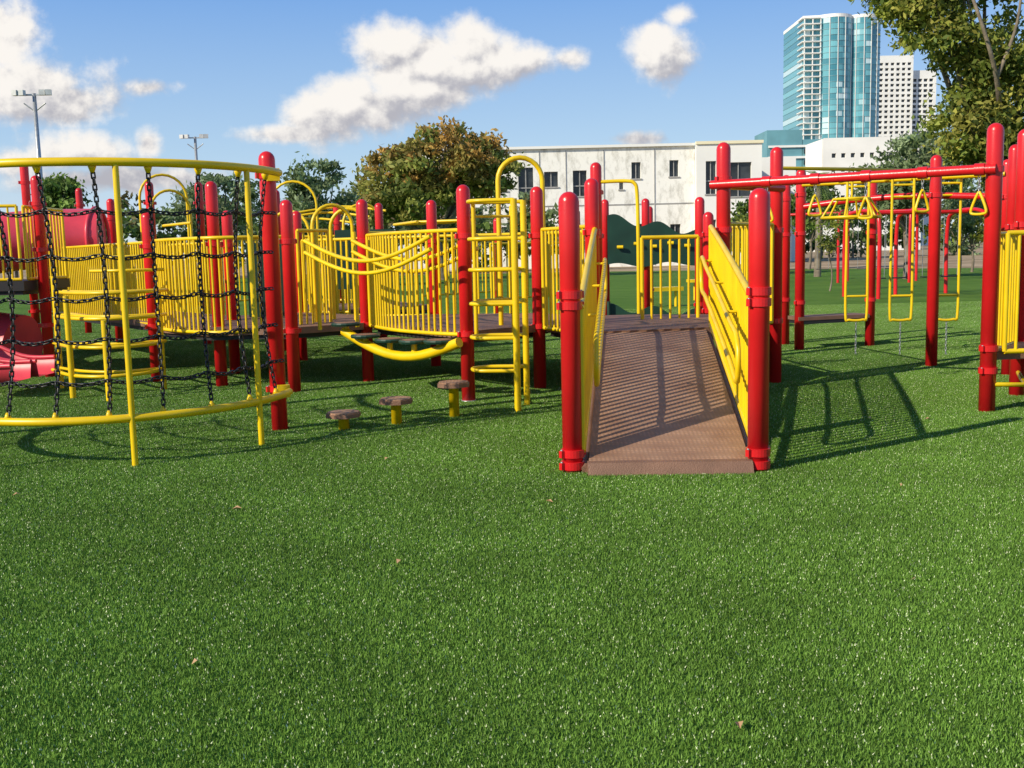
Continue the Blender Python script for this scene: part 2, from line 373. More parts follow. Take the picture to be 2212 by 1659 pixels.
# ------------------------------------------------------------------ chain net climber
mb=MB()
C=Vector((-3.2,8.78)); Rr=1.36
def an(th,z,r=Rr): return Vector((C.x+r*math.cos(th),C.y+r*math.sin(th)*1.06,z))
ths=[math.radians(q) for q in np.linspace(-2,-178,40)]
mb.tube([an(t,2.13) for t in ths],.03,YEL,12)
mb.tube([an(t,.35) for t in ths],.03,YEL,12)
post(mb,-1.97,8.89,2.32,collars=(.36,2.12)); post(mb,-4.62,8.85,2.32,collars=(.36,2.12))
for z in (.35,2.12): mb.box((-1.90,8.78,z),(.10,.07,.10),YEL,.3); mb.box((-4.53,8.78,z),(.10,.07,.10),YEL,-.3)
legs=[math.radians(q) for q in (-25,-68,-112,-155)]
for t in legs: mb.tube([an(t,0,Rr+.01),an(t,2.12,Rr)],.022,YEL,10)
NV=11; vt=[math.radians(-12-(156*i/(NV-1))) for i in range(NV)]
for t in vt:
    pth=[]
    for k in range(9):
        u=k/8; pth.append(an(t+.02*math.sin(u*3),2.10-(2.10-.38)*u,Rr-.03-.10*math.sin(math.pi*u)))
    chain(mb,pth)
for u in (.17,.35,.52,.69,.86):
    z=2.10-(2.10-.38)*u; rr=Rr-.03-.10*math.sin(math.pi*u)
    pts=[]
    for i in range(NV-1):
        for q in range(4):
            t=vt[i]+(vt[i+1]-vt[i])*q/4; sag=.03*math.sin(math.pi*q/4); pts.append(an(t,z-sag,rr))
    pts.append(an(vt[-1],z,rr)); chain(mb,[an(math.radians(-6),z,rr+.06)]+pts)
for t in vt:
    mb.lathe(an(t,0,Rr-.03).x,an(t,0,Rr-.03).y,[(.015,2.06),(.03,2.10),(.015,2.13)],YEL,8)
    mb.lathe(an(t,0,Rr-.03).x,an(t,0,Rr-.03).y,[(.03,.36),(.012,.41)],YEL,8)
mb.build("chain_net_climber")
# ------------------------------------------------------------------ stepping pods
for (x,y,z) in [(-1.42,8.83,.16),(-1.0,9.05,.235),(-.52,9.39,.325)]:
    mb=MB()
    hexp=lambda r:[(x+r*math.cos(math.radians(22.5+45*k)),y+r*math.sin(math.radians(22.5+45*k))) for k in range(8)]
    mb.prism(hexp(.15),z-.045,z-.012,BRN); mb.prism(hexp(.138),z-.0119,z,TREAD)
    mb.lathe(x,y,[(.045,0),(.045,z-.05),(.06,z-.046)],YEL,16); mb.build("stepping_pod")
# ------------------------------------------------------------------ pod bridge
mb=MB()
A=Vector((-1.78,11.35,.66)); Bp=Vector((-.50,10.25,.60)); dr=(Bp-A)
path=[A+dr*u+Vector((0,0,-.20*math.sin(math.pi*u))) for u in np.linspace(0,1,14)]
mb.tube(path,.05,YEL,12)
for u in (.02,.2,.42,.63,.84):
    c=A+dr*u+Vector((0,0,-.20*math.sin(math.pi*u))); zt=max(.6,c.z+.10)
    mb.tube([c,(c.x,c.y,zt-.03)],.03,YEL,8)
    mb.lathe(c.x,c.y,[(.15,zt-.03),(.158,zt-.01),(.15,zt+.004)],GRN,18,False); mb.lathe(c.x,c.y,[(.12,zt+.005),(.115,zt+.009)],BRN,18,False)
for off in (-.35,.30):
    n=Vector((-dr.y,dr.x,0)).normalized()*off
    for z,sg in ((1.50,.22),(1.62,.22)):
        a0=A+n+Vector((-.12,.1,0)); b0=Bp+n
        mb.tube([Vector((a0.x+(b0.x-a0.x)*u,a0.y+(b0.y-a0.y)*u,z-sg*math.sin(math.pi*u))) for u in np.linspace(0,1,16)],.021,YEL,8)
for xx,yy in ((-2.08,11.6),(-1.72,11.95)): mb.tube([(xx,yy,.66),(xx,yy,1.72)],.022,YEL,8)
mb.build("pod_bridge")
# ------------------------------------------------------------------ loop ladder
mb=MB()
mb.tube([(.05,9.64,0),(.05,9.64,1.93)],.032,YEL,12); mb.tube([(.14,10.02,0),(.14,10.02,1.93)],.03,YEL,12)
for z in (.38,.68,.99,1.30,1.58,1.92):
    mb.tube(cr([(.05,9.64,z),(-.25,9.68,z),(-.35,9.78,z),(-.35,9.95,z),(-.2,10.05,z),(.14,10.02,z)],5),.018,YEL,8)
mb.tube([(-.33,10.2,.66),(-.33,10.2,1.92)],.02,YEL); mb.tube([(-.33,10.2,1.9),(-.33,9.85,1.92)],.018,YEL)
for z in (1.0,1.3,1.6,1.8): mb.tube([(-.33,10.2,z),(.02,10.45,z)],.014,YEL)
mb.tube([(.03,10.45,.66),(.03,10.45,1.9)],.02,YEL)
mb.build("loop_ladder")
# ------------------------------------------------------------------ curved step climber
mb=MB()
for x,y,h in ((-4.7,11.3,1.1),(-3.92,11.9,1.1),(-4.2,11.0,.85),(-5.2,12.2,1.3)): mb.tube([(x,y,0),(x,y,h)],.032,YEL,10)
for z,s in ((.25,0),(.55,.08),(.85,.16),(1.12,.24)):
    mb.tube(cr([(-5.2,12.0+s,z),(-4.72,11.35+s,z),(-4.3,11.15+s,z),(-3.95,11.4+s,z),(-3.9,11.9+s,z)],6),.02,YEL,8)
    mb.tube(cr([(-5.2,12.2+s,z),(-4.75,11.75+s,z),(-4.3,11.6+s,z),(-3.9,11.9+s,z)],6),.018,YEL,8)
for z in (1.35,1.5): mb.tube(cr([(-4.7,12.0,z),(-4.3,11.85,z),(-3.9,12.1,z)],6),.018,YEL,8)
mb.build("curved_step_climber")
# ------------------------------------------------------------------ tube slide
mb=MB()
mb.tube(cr([(-6.55,17.3,1.84),(-7.0,17.2,1.84),(-7.6,17.0,1.82),(-8.3,16.6,1.7),(-8.9,15.7,1.4),(-8.7,14.7,1.05),(-7.9,14.2,.72),(-7.0,14.0,.42),(-6.4,13.9,.33)],8),.46,PINK,24)
for k in range(6):
    c=Vector((-6.6-.28*k,17.29-.04*k,1.84)); ring=[c+Vector((0,0.475*math.cos(t),0.475*math.sin(t))) for t in np.linspace(0,2*math.pi,25)[:-1]]
    if k in (0,3): mb.tube(ring,.03,PINK,6,True)
for (x,y,h) in ((-8.2,16.6,1.4),(-8.8,15.2,.9)): mb.tube([(x,y,0),(x,y,h)],.04,RED,10)
mb.build("tube_slide")
mb=MB()
for w in (0,.5):
    top=cr([(-7.0,12.8,1.2),(-6.7,12.4,.8),(-6.2,12.2,.45),(-5.7,12.1,.22),(-5.3,12.05,.2)],6)
    vs=[];fs=[]
    prof=[(-.24,.18),(-.2,.0),(.2,.0),(.24,.18)]
    for p in top:
        for a,z in prof: vs.append((p.x+w*.1,p.y+a+w-.6,p.z+z))
    for i in range(len(top)-1):
        for j in range(3): o=i*4+j; fs.append((o,o+1,o+5,o+4))
    mb.add(vs,fs,PINK,True)
    for e in (0,3): mb.tube([vs[i*4+e] for i in range(len(top))],.025,PINK,8)
    mb.tube([(-6.2,12.2+w-.6,0),(-6.2,12.2+w-.6,.42)],.03,RED)
arch(mb,(-7.1,12.6),(-6.45,12.62),1.1,1.95,.05,PINK)
mb.build("double_slide")
# ------------------------------------------------------------------ wavy green climbing wall
mb=MB()
def wavy(x0,x1,y,z0,z1,amp,ph):
    n=60; top=[];bot=[]
    for i in range(n+1):
        u=i/n; x=x0+(x1-x0)*u
        top.append((x,z1+amp*math.sin(u*13+ph)-.35*(z1-z0)*u)); bot.append((x,z0+amp*.5*math.sin(u*11+ph)))
    vs=[];fs=[]
    for yy in (y,y+.04):
        vs+=[(x,yy,z) for x,z in bot]+[(x,yy,z) for x,z in top]
    m=n+1
    for i in range(n):
        fs.append((i,i+1,m+i+1,m+i)); fs.append((2*m+i+1,2*m+i,3*m+i,3*m+i+1)); fs.append((m+i,m+i+1,3*m+i+1,3*m+i)); fs.append((i+1,i,2*m+i,2*m+i+1))
    mb.add(vs,fs,GRN)
wavy(1.65,3.15,17.9,1.2,2.0,.07,.4); wavy(1.65,3.15,17.9,.15,.5,.07,1.2)
wavy(1.4,2.6,19.2,1.3,1.9,.07,2)
for x in (1.62,2.3,3.2): post(mb,x,18.02,2.3)
mb.tube([(1.65,17.85,.15),(1.65,17.85,.6)],.03,GRN)
for u in range(5): mb.tube([(1.8+u*.28,17.85,1.5+.05*(u%2)),(1.9+u*.28,17.83,1.5+.05*(u%2))],.03,YEL)
mb.build("wave_climbing_wall")
# ------------------------------------------------------------------ overhead ring ladder
mb=MB()
post(mb,4.07,9.03,2.43,collars=(.36,.55,2.05))
a=Vector((2.0,10.42,2.05)); b=Vector((4.1,9.03,2.05))
off=Vector((-.05,-.075,0)); mb.tube([a+off,b+off],.042,RED,14)
mb.tube([(2.0,10.3,2.05),(2.85,11.2,2.05)],.042,RED,14)
d=(b-a)
for i,u in enumerate((.22,.40,.58,.77,.95)):
    c=a+d*u+off
    t=d.normalized(); mb.tube([c-t*.04,c+t*.04],.052,RED,14)
    zc=c.z-.05; L=.11 if i%2 else .15
    chain(mb,[(c.x,c.y,zc),(c.x,c.y,zc-L)],.035,STEEL,.010,.004)
    z=zc-L; ax=Vector((.9,.35,0)).normalized() if i%2 else Vector((.6,-.75,0)).normalized()
    tri=[Vector((c.x,c.y,z))-ax*.012,Vector((c.x,c.y,z-.13))-ax*.065,Vector((c.x,c.y,z-.165))-ax*.05,Vector((c.x,c.y,z-.165))+ax*.05,Vector((c.x,c.y,z-.13))+ax*.065,Vector((c.x,c.y,z))+ax*.012]
    mb.tube(cr(tri,3,True),.012,YEL,8,True)
mb.build("overhead_ring_ladder")
# ------------------------------------------------------------------ hanging loop climber
mb=MB()
post(mb,4.96,12.5,2.46,collars=(2.0,)); post(mb,6.2,13.4,2.46,collars=(2.0,))
mb.tube(cr([(4.03,14.83,1.98),(4.6,14.45,2.04),(5.3,13.95,2.06),(6.2,13.4,2.0)],8),.042,RED,12)
mb.tube([(4.03,14.75,2.28),(6.15,13.35,2.28)],.03,YEL,12)
for (x,y) in ((4.55,14.0),(5.08,13.85),(5.62,13.7)):
    w=.14
    pth=cr([(x-w,y,2.28),(x-w,y,1.4),(x-w,y,.55),(x-w+.05,y,.47),(x+w-.05,y,.47),(x+w,y,.55),(x+w,y,1.4),(x+w,y,2.28)],5)
    mb.tube(pth,.018,YEL,8)
    for z in (.78,2.05,2.2): mb.tube([(x-w,y,z),(x+w,y,z)],.015,YEL,8)
    mb.tube([(x-w,y,2.28),(x-w,y+.35,2.28)],.015,YEL); mb.tube([(x+w,y,2.28),(x+w,y+.35,2.28)],.015,YEL)
    chain(mb,[(x,y,.46),(x,y,.0)],.035,STEEL,.009,.004)
ringp=[(4.15+.36*math.cos(t),13.0+.36*math.sin(t),1.78) for t in np.linspace(0,2*math.pi,7)[:-1]]
mb.tube(ringp,.018,YEL,8,True); ringp2=[(4.15+.22*math.cos(t),13.0+.22*math.sin(t),2.0) for t in np.linspace(0,2*math.pi,7)[:-1]]
mb.tube(ringp2,.016,YEL,8,True)
for p,q in zip(ringp,ringp2): mb.tube([p,q],.014,YEL,6)
mb.tube([(4.15,13,2.0),(4.15,13,2.28)],.014,YEL); mb.tube([(2.81,11.5,2.28),(5.0,12.52,2.28),(4.15,13,2.28)],.02,YEL)
mb.build("hanging_loop_climber")
# ------------------------------------------------------------------ right platform
mb=MB()
for x,y,h in ((4.76,9.95,2.47),(5.4,11.5,2.47),(5.5,9.2,2.47),(6.1,10.4,2.47)): post(mb,x,y,h,collars=(.5,1.6))
mb.prism([(4.15,9.1),(5.45,9.25),(6.05,10.4),(5.4,11.4),(4.72,10.0)],.44,.52,BRN)
fence(mb,[(4.2,9.02),(4.8,9.06),(5.4,9.14)],.52,1.52,.1,.014,.022)
fence(mb,[(4.16,9.15),(4.7,9.88)],.52,1.52,.1)
mb.tube([(4.1,9.0,.24),(4.35,8.95,.24),(4.7,9.8,.24)],.02,YEL,8)
mb.build("play_platform")
# ------------------------------------------------------------------ swing sets far
def swing(cx,cy,ang,w,h=2.5):
    mb=MB(); ax=Vector((math.cos(ang),math.sin(ang),0)); ay=Vector((-ax.y,ax.x,0)); c=Vector((cx,cy,0)); top=[]
    for s in (-1,0,1):
        a=c+ax*w*s
        pth=[a-ay*.9,a-ay*.9+Vector((0,0,h*.8)),a-ay*.6+Vector((0,0,h)),a+ay*.6+Vector((0,0,h)),a+ay*.9+Vector((0,0,h*.8)),a+ay*.9]
        mb.tube(cr(pth,5),.055,RED,10); top.append(a+Vector((0,0,h)))
    mb.tube([top[0],top[-1]],.055,RED,10)
    for s in (-.7,-.3,.3,.7):
        a=c+ax*w*s
        for q in (-.22,.22): mb.tube([a+ax*q+Vector((0,0,h)),a+ax*q+Vector((0,0,.55))],.008,STEEL,4)
        mb.box((a.x,a.y,.52),(.46,.16,.03),BLK,ang)
    mb.build("swing_set")
swing(13.1,42,-.5,2.6,2.7); swing(11.2,29.6,.2,1.6,2.3)
mb=MB()
mb.box((5.6,30,.55),(1.2,.5,.08),YEL); mb.box((3.9,27,.45),(.9,.4,.1),YEL,.3)
for x,y in ((5.2,30),(6,30),(3.6,27),(4.2,27)): mb.tube([(x,y,0),(x,y,.5)],.04,YEL)
mb.build("play_table")
# ------------------------------------------------------------------ buildings
def facade(mb,x0,x1,z0,z1,y,holes,mat,depth=.35,mull=False):
    xs=sorted({x0,x1,*[h[0]-h[2]/2 for h in holes],*[h[0]+h[2]/2 for h in holes]}); zs=sorted({z0,z1,*[h[1]-h[3]/2 for h in holes],*[h[1]+h[3]/2 for h in holes]})
    for i in range(len(xs)-1):
        for j in range(len(zs)-1):
            cx=(xs[i]+xs[i+1])/2; cz=(zs[j]+zs[j+1])/2
            if any(abs(cx-h[0])<h[2]/2 and abs(cz-h[1])<h[3]/2 for h in holes): continue
            mb.add([(xs[i],y,zs[j]),(xs[i+1],y,zs[j]),(xs[i+1],y,zs[j+1]),(xs[i],y,zs[j+1])],[(0,1,2,3)],mat)
    for (x,z,w,h) in holes:
        a,b,c,d=x-w/2,x+w/2,z-h/2,z+h/2
        mb.add([(a,y,c),(b,y,c),(b,y,d),(a,y,d),(a,y+depth,c),(b,y+depth,c),(b,y+depth,d),(a,y+depth,d)],[(0,1,5,4),(1,2,6,5),(2,3,7,6),(3,0,4,7)],mat)
        mb.add([(a,y+depth,c),(b,y+depth,c),(b,y+depth,d),(a,y+depth,d)],[(0,1,2,3)],GLASSD)
        if mull:
            mb.box((x,y+depth*.7,z),(.07,.06,h),GREYW)
            if h>1.8: mb.box((x,y+depth*.55,z-h*.1),(w,.05,.08),GREYW)
            mb.box((x,y-.04,c-.06),(w+.2,.1,.1),GREYW)
mb=MB()
up=[(-.4,7.4,.8,1.2),(1.6,7.3,1.3,2.9),(3.8,7.7,1.2,1.3),(6.3,7.3,1.2,2.2),(9.9,7.1,.35,.8),(11.2,8.3,.8,1.4),(14.5,8.4,.8,1.4),(-3,7.4,1.8,2.4),(-6,7.4,1.8,2.4)]
lo=[(-6,3,1.2,1.4),(-3,3,1.2,1.4),(0,3,1.2,1.4),(3.5,3,1.2,1.6),(6.3,2.6,1.2,2.2),(9,3,1.2,1.4),(12,3,1.2,1.4),(14.6,2.6,.9,2)]
facade(mb,-9,16.3,0,10.3,94,up+lo,STUC,.35,True)
facade(mb,16.32,22,0,10.35,93.4,[(17.6,7.5,.9,2.8),(20.0,7.3,2.2,2.9),(17.6,2.8,.9,2.2),(20,2.8,2.2,2.4)],WHITEP,.35,True)
mb.add([(16.32,93.4,0),(16.32,94,0),(16.32,94,10.35),(16.32,93.4,10.35)],[(0,1,2,3)],WHITEP)
mb.box((6.5,101.1,5.1),(31,13.2,10.1),STUC); mb.box((19.2,101.0,5.15),(5.6,14.2,10.25),WHITEP)
mb.box((3.6,93.95,10.4),(25.3,.5,.22),WHITEP); mb.box((19.2,93.5,10.46),(5.8,.5,.25),CREAM)
mb.box((8,112,5.8),(30,6,11.6),CREAM)
for x in (2.8,5.1,8.4,12.8): mb.box((x,93.97,5.1),(.06,.05,10),GREYW)
mb.box((3.6,93.97,5.4),(25.2,.06,.08),GREYW)
facade(mb,22.1,27.5,0,9.9,103,[(23.4,7,.9,1.6),(25.6,7,.9,1.6),(23.4,3,.9,1.6),(25.6,3,.9,1.6)],WHITEP,.35,True); mb.box((24.8,107,4.95),(5.3,7,9.85),WHITEP)
mb.build("concrete_school_building")
mb=MB()
FH=3.1; NF=40
out=[(163,606),(163,598.5),(172,597.5)]
for k in range(13): t=k/12; out.append((172+17*t,597.5-4.2*math.sin(math.pi*t)**.8))
out.append((189.6,599.5))
for k in range(13): t=k/12; out.append((190.2+16*t,598.5-4.0*math.sin(math.pi*t)**.8+3*t))
out+=[(207,640),(163,640)]
mb.prism(out,0,NF*FH,TGLASS)
cx,cy=185,620
for i in range(1,NF+1):
    z=i*FH
    ring=[(cx+(x-cx)*1.006,cy+(y-cy)*1.008) for x,y in out]
    mb.prism(ring,z-.16,z+.16 if i<NF else z+1.6,WHITEP if i==NF else TEAL)
    mb.box((167.2,596.9,z+.01),(9.2,3.4,.45),WHITEP)
    mb.box((163.4,601,z+.02),(3.2,10,.45),WHITEP)
for i in range(1,len(out)-3):
    x,y=out[i]
    if i%3==0: mb.box((x,y-.25,NF*FH/2),(.3,.3,NF*FH),WHITEP)
for x in (163,167.5,171.8): mb.box((x,595.8,NF*FH/2),(.5,.5,NF*FH),WHITEP)
mb.build("glass_skyscraper")
mb=MB()
hol=[(241+3.6*i,20+3.3*j,2.3,1.7) for i in range(6) for j in range(30)]
facade(mb,238.5,261.5,0,121,700,hol,WHITEP,1.2)
mb.box((250,712,60.4),(22.9,20,120.8),WHITEP)
hol=[(264+3.6*i,20+3.3*j,2.6,1.9) for i in range(4) for j in range(27)]
facade(mb,261.6,278,0,112,704,hol,WHITEP,1.2); mb.box((269.8,716,55.9),(16.2,20,111.8),WHITEP)
mb.build("white_apartment_tower")
mb=MB()
mb.box((102.5,410,22),(13,20,44),TEAL); mb.box((115.2,410,20.2),(12,20,40.4),TEAL)
for z in range(6,40,4): mb.box((109,399.6,z),(25,.6,.8),WHITEP)
for z in range(8,40,4): mb.box((115,399.4,z),(11,.5,1.6),GLASSD)
mb.box((119,395,15),(11,8,33),TEAL)
mb.build("teal_office_block")
mb=MB()
hol=[(75.5+2.2*i,6+3.2*j,1.0,1.0) for i in range(9) for j in range(6)]
facade(mb,73,96,0,26,250,hol,WHITEP,.5); mb.box((84.5,258,12.95),(22.9,14,25.9),WHITEP)
facade(mb,64,72.9,0,17,252,[(66+2*i,8+3*j,1,1.2) for i in range(3) for j in range(3)],WHITEP,.5); mb.box((68.4,260,8.45),(8.8,14,16.9),WHITEP)
mb.build("white_office_building")
for (x,y,h) in ((-34.5,80,13.8),(-31.5,110,13.8)):
    mb=MB(); mb.lathe(x,y,[(.25,0),(.13,h)],STEEL,12); mb.box((x,y,h-.1),(2.2,.12,.12),STEEL)
    mb.tube([(x-.8,y,h-.7),(x,y,h-1.3),(x+.8,y,h-.7)],.05,STEEL)
    for q in (-1.05,-.65,.65,1.05):
        mb.tube([(x+q,y,h-.1),(x+q*1.15,y-.3,h+.05)],.06,STEEL); c=(x+q*1.15,y-.35,h+.0)
        mb.box((c[0],c[1],c[2]),(.42,.35,.38),LAMPG,.3*q)
    mb.build("floodlight_pole")
# ------------------------------------------------------------------ trees
def tree(name,base,crowns,nclump,perclump,leaf,cols,trunk_r=.2,cr_r=.6,limbs=14,extra=None,topcols=None):
    mb=MB(); base=Vector(base)
    cc=[]
    W=sum(c[6] for c in crowns)
    for c in crowns:
        for k in range(int(nclump*c[6]/W)):
            v=rng.normal(size=3); v/=np.linalg.norm(v); rr=(0.35+0.70*rng.random()**.5)
            cc.append((c[0]+v[0]*c[3]*rr,c[1]+v[1]*c[4]*rr,c[2]+v[2]*c[5]*rr))
    cx=np.mean([c[0] for c in crowns]);cy=np.mean([c[1] for c in crowns]);zb=min(c[2]-c[5] for c in crowns)
    fork=Vector((base.x+(cx-base.x)*.3,base.y+(cy-base.y)*.3,max(.6,zb*.75)))
    if name!="distant_tree_row":
      mb.tube(cr([base,base.lerp(fork,.5)+Vector((.05,0,0)),fork],5),trunk_r,BARK,10,r2=trunk_r*.7)
      sel=[cc[i] for i in rng.choice(len(cc),min(limbs,len(cc)),replace=False)]
      for s in sel:
        s=Vector(s); mid=fork.lerp(s,.5)+Vector((0,0,.08*(s-fork).length))+Vector(rng.normal(size=3)*.15)
        mb.tube(cr([fork,mid,s],5),trunk_r*.42,BARK,6,r2=.015)
    else:
      for c in crowns: mb.tube([(c[0],c[1],0),(c[0],c[1],c[2])],.14,BARK,6,r2=.05)
    if extra:
        for pth,r0 in extra: mb.tube(cr(pth,6),r0,BARK,8,r2=r0*.3)
    mb.mi(LEAF); nv=len(mb.v)
    n=len(cc)*perclump; C=np.repeat(np.array(cc),perclump,axis=0)
    size=np.repeat(.6+.7*rng.random(len(cc)),perclump)[:,None]
    off=rng.normal(size=(n,3))*np.array([1,1,.6])*cr_r*.5*size
    P=C+off
    a=rng.normal(size=(n,3)); a/=np.linalg.norm(a,axis=1)[:,None]; b=rng.normal(size=(n,3)); b-=a*(a*b).sum(1)[:,None]; b/=np.linalg.norm(b,axis=1)[:,None]
    s=(leaf*(.6+.8*rng.random(n)))[:,None]
    V=np.stack([P-a*s,P+b*s*.5,P+a*s,P-b*s*.5],axis=1).reshape(-1,3)
    ct=rng.integers(0,len(cols),len(cc)); cb=.6+.8*rng.random(len(cc)); base_c=np.array(cols)[ct]
    if topcols is not None:
        za=np.array([c[2] for c in cc]); hi=(za-za.min())/(za.max()-za.min()); m=rng.random(len(cc))<hi*1.1-.15
        tcx=np.array(topcols)[rng.integers(0,len(topcols),len(cc))]; base_c=np.where(m[:,None],tcx,base_c)
    colv=base_c*cb[:,None]; colv=np.repeat(colv,perclump,axis=0)*(.7+.6*rng.random((n,1)))
    me=bpy.data.meshes.new(name)
    F=mb.f+[(nv+i*4,nv+i*4+1,nv+i*4+2,nv+i*4+3) for i in range(n)]
    me.from_pydata(mb.v+V.tolist(),[],F)
    for m in mb.mats: me.materials.append(m)
    li=mb.mats.index(LEAF)
    me.polygons.foreach_set("material_index",mb.m+[li]*n); me.polygons.foreach_set("use_smooth",mb.sm+[False]*n)
    at=me.attributes.new("col",'FLOAT_COLOR','CORNER'); nl=len(me.loops); full=np.ones((nl,4)); full[nl-4*n:,:3]=np.repeat(colv,4,axis=0)
    at.data.foreach_set("color",full.ravel()); me.update()
    ob=bpy.data.objects.new(name,me); scene.collection.objects.link(ob); return ob
OG=[(.24,.27,.06),(.19,.24,.05),(.30,.29,.07)]
OT=[(.42,.28,.08),(.50,.30,.08),(.34,.27,.07),(.28,.28,.07)]
GR=[(.12,.19,.04),(.16,.24,.05),(.09,.14,.03)]
GY=[(.27,.34,.18),(.21,.28,.13),(.16,.22,.09)]
tree("broadleaf_tree",(-3.8,60,0),[(-3.6,60,6.5,3.0,3.2,2.1,2.4),(-6.6,60,5.6,1.6,2.3,1.7,1.1),(-1.3,60,6.2,1.7,2.3,1.5,1.0),(-4.9,59,4.4,2.9,3,1.3,1),(-6.9,59.5,4.0,1.3,1.6,1.0,.4)],300,75,.16,OG,.35,.62,34,None,OT)
tree("oak_tree",(-8.6,50,0),[(-8.7,50,4.3,1.6,1.6,1.5,1),(-9.8,50.5,3.6,1.2,1.2,1.2,.6)],100,60,.12,GY,.16,.45,16)
tree("oak_tree",(-16,60,0),[(-16.3,60,4.6,2.6,2,1.5,1)],100,60,.14,GY,.2,.5,14)
tree("oak_tree",(-24.6,60,0),[(-24.8,60,4.6,1.2,1.4,1.5,1)],70,70,.15,GR,.2,.5,12)
LG=[(.26,.29,.05),(.20,.25,.045),(.36,.34,.07),(.13,.18,.04)]
tree("shade_tree",(13.9,30,0),[(15.6,30,8.0,3.9,3.2,3.4,3.2),(11.6,29.4,8.6,2.0,1.4,1.1,1.1),(10.7,28.8,7.8,.9,.9,.7,.5),(11.4,28.8,6.9,.9,.9,.5,.4),(14.2,29.4,5.4,2.1,2,1.4,1.7),(14.2,29,3.8,2.0,1.6,.9,1.0),(12.4,29,4.6,.9,.9,.9,.5),(12.6,28.9,6.2,.9,.9,.6,.4)],640,65,.09,LG,.28,.52,26,
   [([(13.9,30,2.6),(13.2,29,4.4),(12.6,28.0,5.6),(12.0,27.6,6.9),(11.4,27.8,8.6)],.10),([(12.6,28.0,5.6),(13.0,27.8,7.0),(13.1,27.8,8.8)],.06)])
tree("shade_tree",(16.4,44,0),[(16.8,44,4.3,1.8,1.8,1.5,1),(15.4,44,3.7,1.1,1.3,1.1,.5)],130,60,.11,GY,.2,.5,16)
tree("young_tree",(13.3,58,0),[(13.3,58,3.0,1.2,1.2,1.2,1)],45,50,.12,GR,.08,.45,10)
tree("young_tree",(18.5,66,0),[(18.8,66,4,1.8,1.6,1.8,1)],60,55,.14,GR,.1,.5,10)
tree("young_tree",(12.6,56,0),[(12.6,56,2.2,1.1,1,1.1,1)],40,50,.10,LG,.06,.4,10)
tree("young_tree",(22.5,52,0),[(22.5,52,2.6,1.4,1.2,1.2,1)],50,50,.11,LG,.07,.45,10)
tree("young_tree",(10.2,34,0),[(10.3,34,1.9,.5,.5,.8,1)],14,45,.06,LG,.03,.28,6)
tree("young_tree",(20.2,48,0),[(20.2,48,2.9,1.0,1.0,1.3,1)],40,50,.10,GY,.06,.4,10)
rows=[]
x=-46
while x<4:
    rows.append((x,78+rng.random()*8,2.6+rng.random()*1.3,2.2,2,1.9+rng.random()*.9,1)); x+=2.1
tree("distant_tree_row",(-20,82,0),rows,480,40,.26,GR+GY+[(.17,.15,.06)],.2,.8,30)
rows=[]
x=8
while x<110:
    rows.append((x,118+rng.random()*12,2.6+rng.random()*1.8,3.0,2,2.4+rng.random()*1.6,1)); x+=3
tree("distant_tree_row",(40,120,0),rows,560,40,.32,GR+GY,.2,1.0,10)
def palm(x,y,h,n=22,L=1.2):
    mb=MB(); mb.tube(cr([(x,y,0),(x+.05,y,h*.5),(x,y,h)],6),.17,BARK,10,r2=.13)
    PG=paint("palm_frond",(.16,.22,.06),.5,.3)
    for k in range(n):
        a=2*math.pi*k/n+rng.random()*.3; el=rng.uniform(-.6,1.2); d=Vector((math.cos(a)*math.cos(el),math.sin(a)*math.cos(el),math.sin(el)))
        p=Vector((x,y,h)); pts=[p+d*L*t+Vector((0,0,-.55*t*t)) for t in np.linspace(0,1,7)]
        mb.tube(pts,.02,PG,4,r2=.006)
        side=d.cross(Vector((0,0,1))).normalized()
        for i in range(1,7):
            for s in (-1,1):
                for j in range(2):
                    q=pts[i]-(pts[i]-pts[i-1])*.5*j; e=q+side*s*.35*(1-.4*i/7)+d*.2-Vector((0,0,.12))
                    mb.add([q,q+d*.05,e],[(0,1,2)],PG)
    mb.build("palm_tree")
palm(14.4,50,4.4)
# ------------------------------------------------------------------ world
w=bpy.data.worlds.new("World"); scene.world=w; w.use_nodes=True; nt=w.node_tree; L=nt.links; bg=nt.nodes["Background"]
EL=math.radians(30)
AZ=35
s=nt.nodes.new("ShaderNodeTexSky"); s.sky_type='NISHITA'; s.sun_disc=False; s.sun_elevation=EL; s.sun_rotation=math.radians(270-AZ)
s.dust_density=0.25; s.ozone_density=2.0; s.air_density=1.0
blobs=[(-.101,.187,.036,.022,1),(-.0675,.180,.032,.022,1),(-.033,.188,.026,.022,1),(-.004,.174,.036,.018,1),(.014,.173,.026,.015,.98),(-.050,.166,.06,.018,1),(-.089,.160,.042,.022,1),(-.141,.144,.028,.022,1),(-.165,.126,.036,.021,1),(-.124,.134,.048,.02,1),(-.073,.149,.047,.016,1),(-.20,.113,.045,.009,.9),
 (.1436,.176,.030,.024,.9),(.139,.190,.018,.015,.85),(.060,.175,.022,.013,.62),(.158,.210,.022,.012,.62),(-.455,.206,.030,.030,1),(-.445,.160,.06,.026,1),(-.40,.145,.045,.02,.9),(-.40,.103,.05,.016,.95),(-.454,.093,.03,.016,.85),(-.324,.157,.035,.011,.62),(-.3295,.107,.014,.016,.8),(.12,.101,.035,.009,.68),(-.36,.075,.10,.012,.85),(.07,.080,.12,.007,.68)]
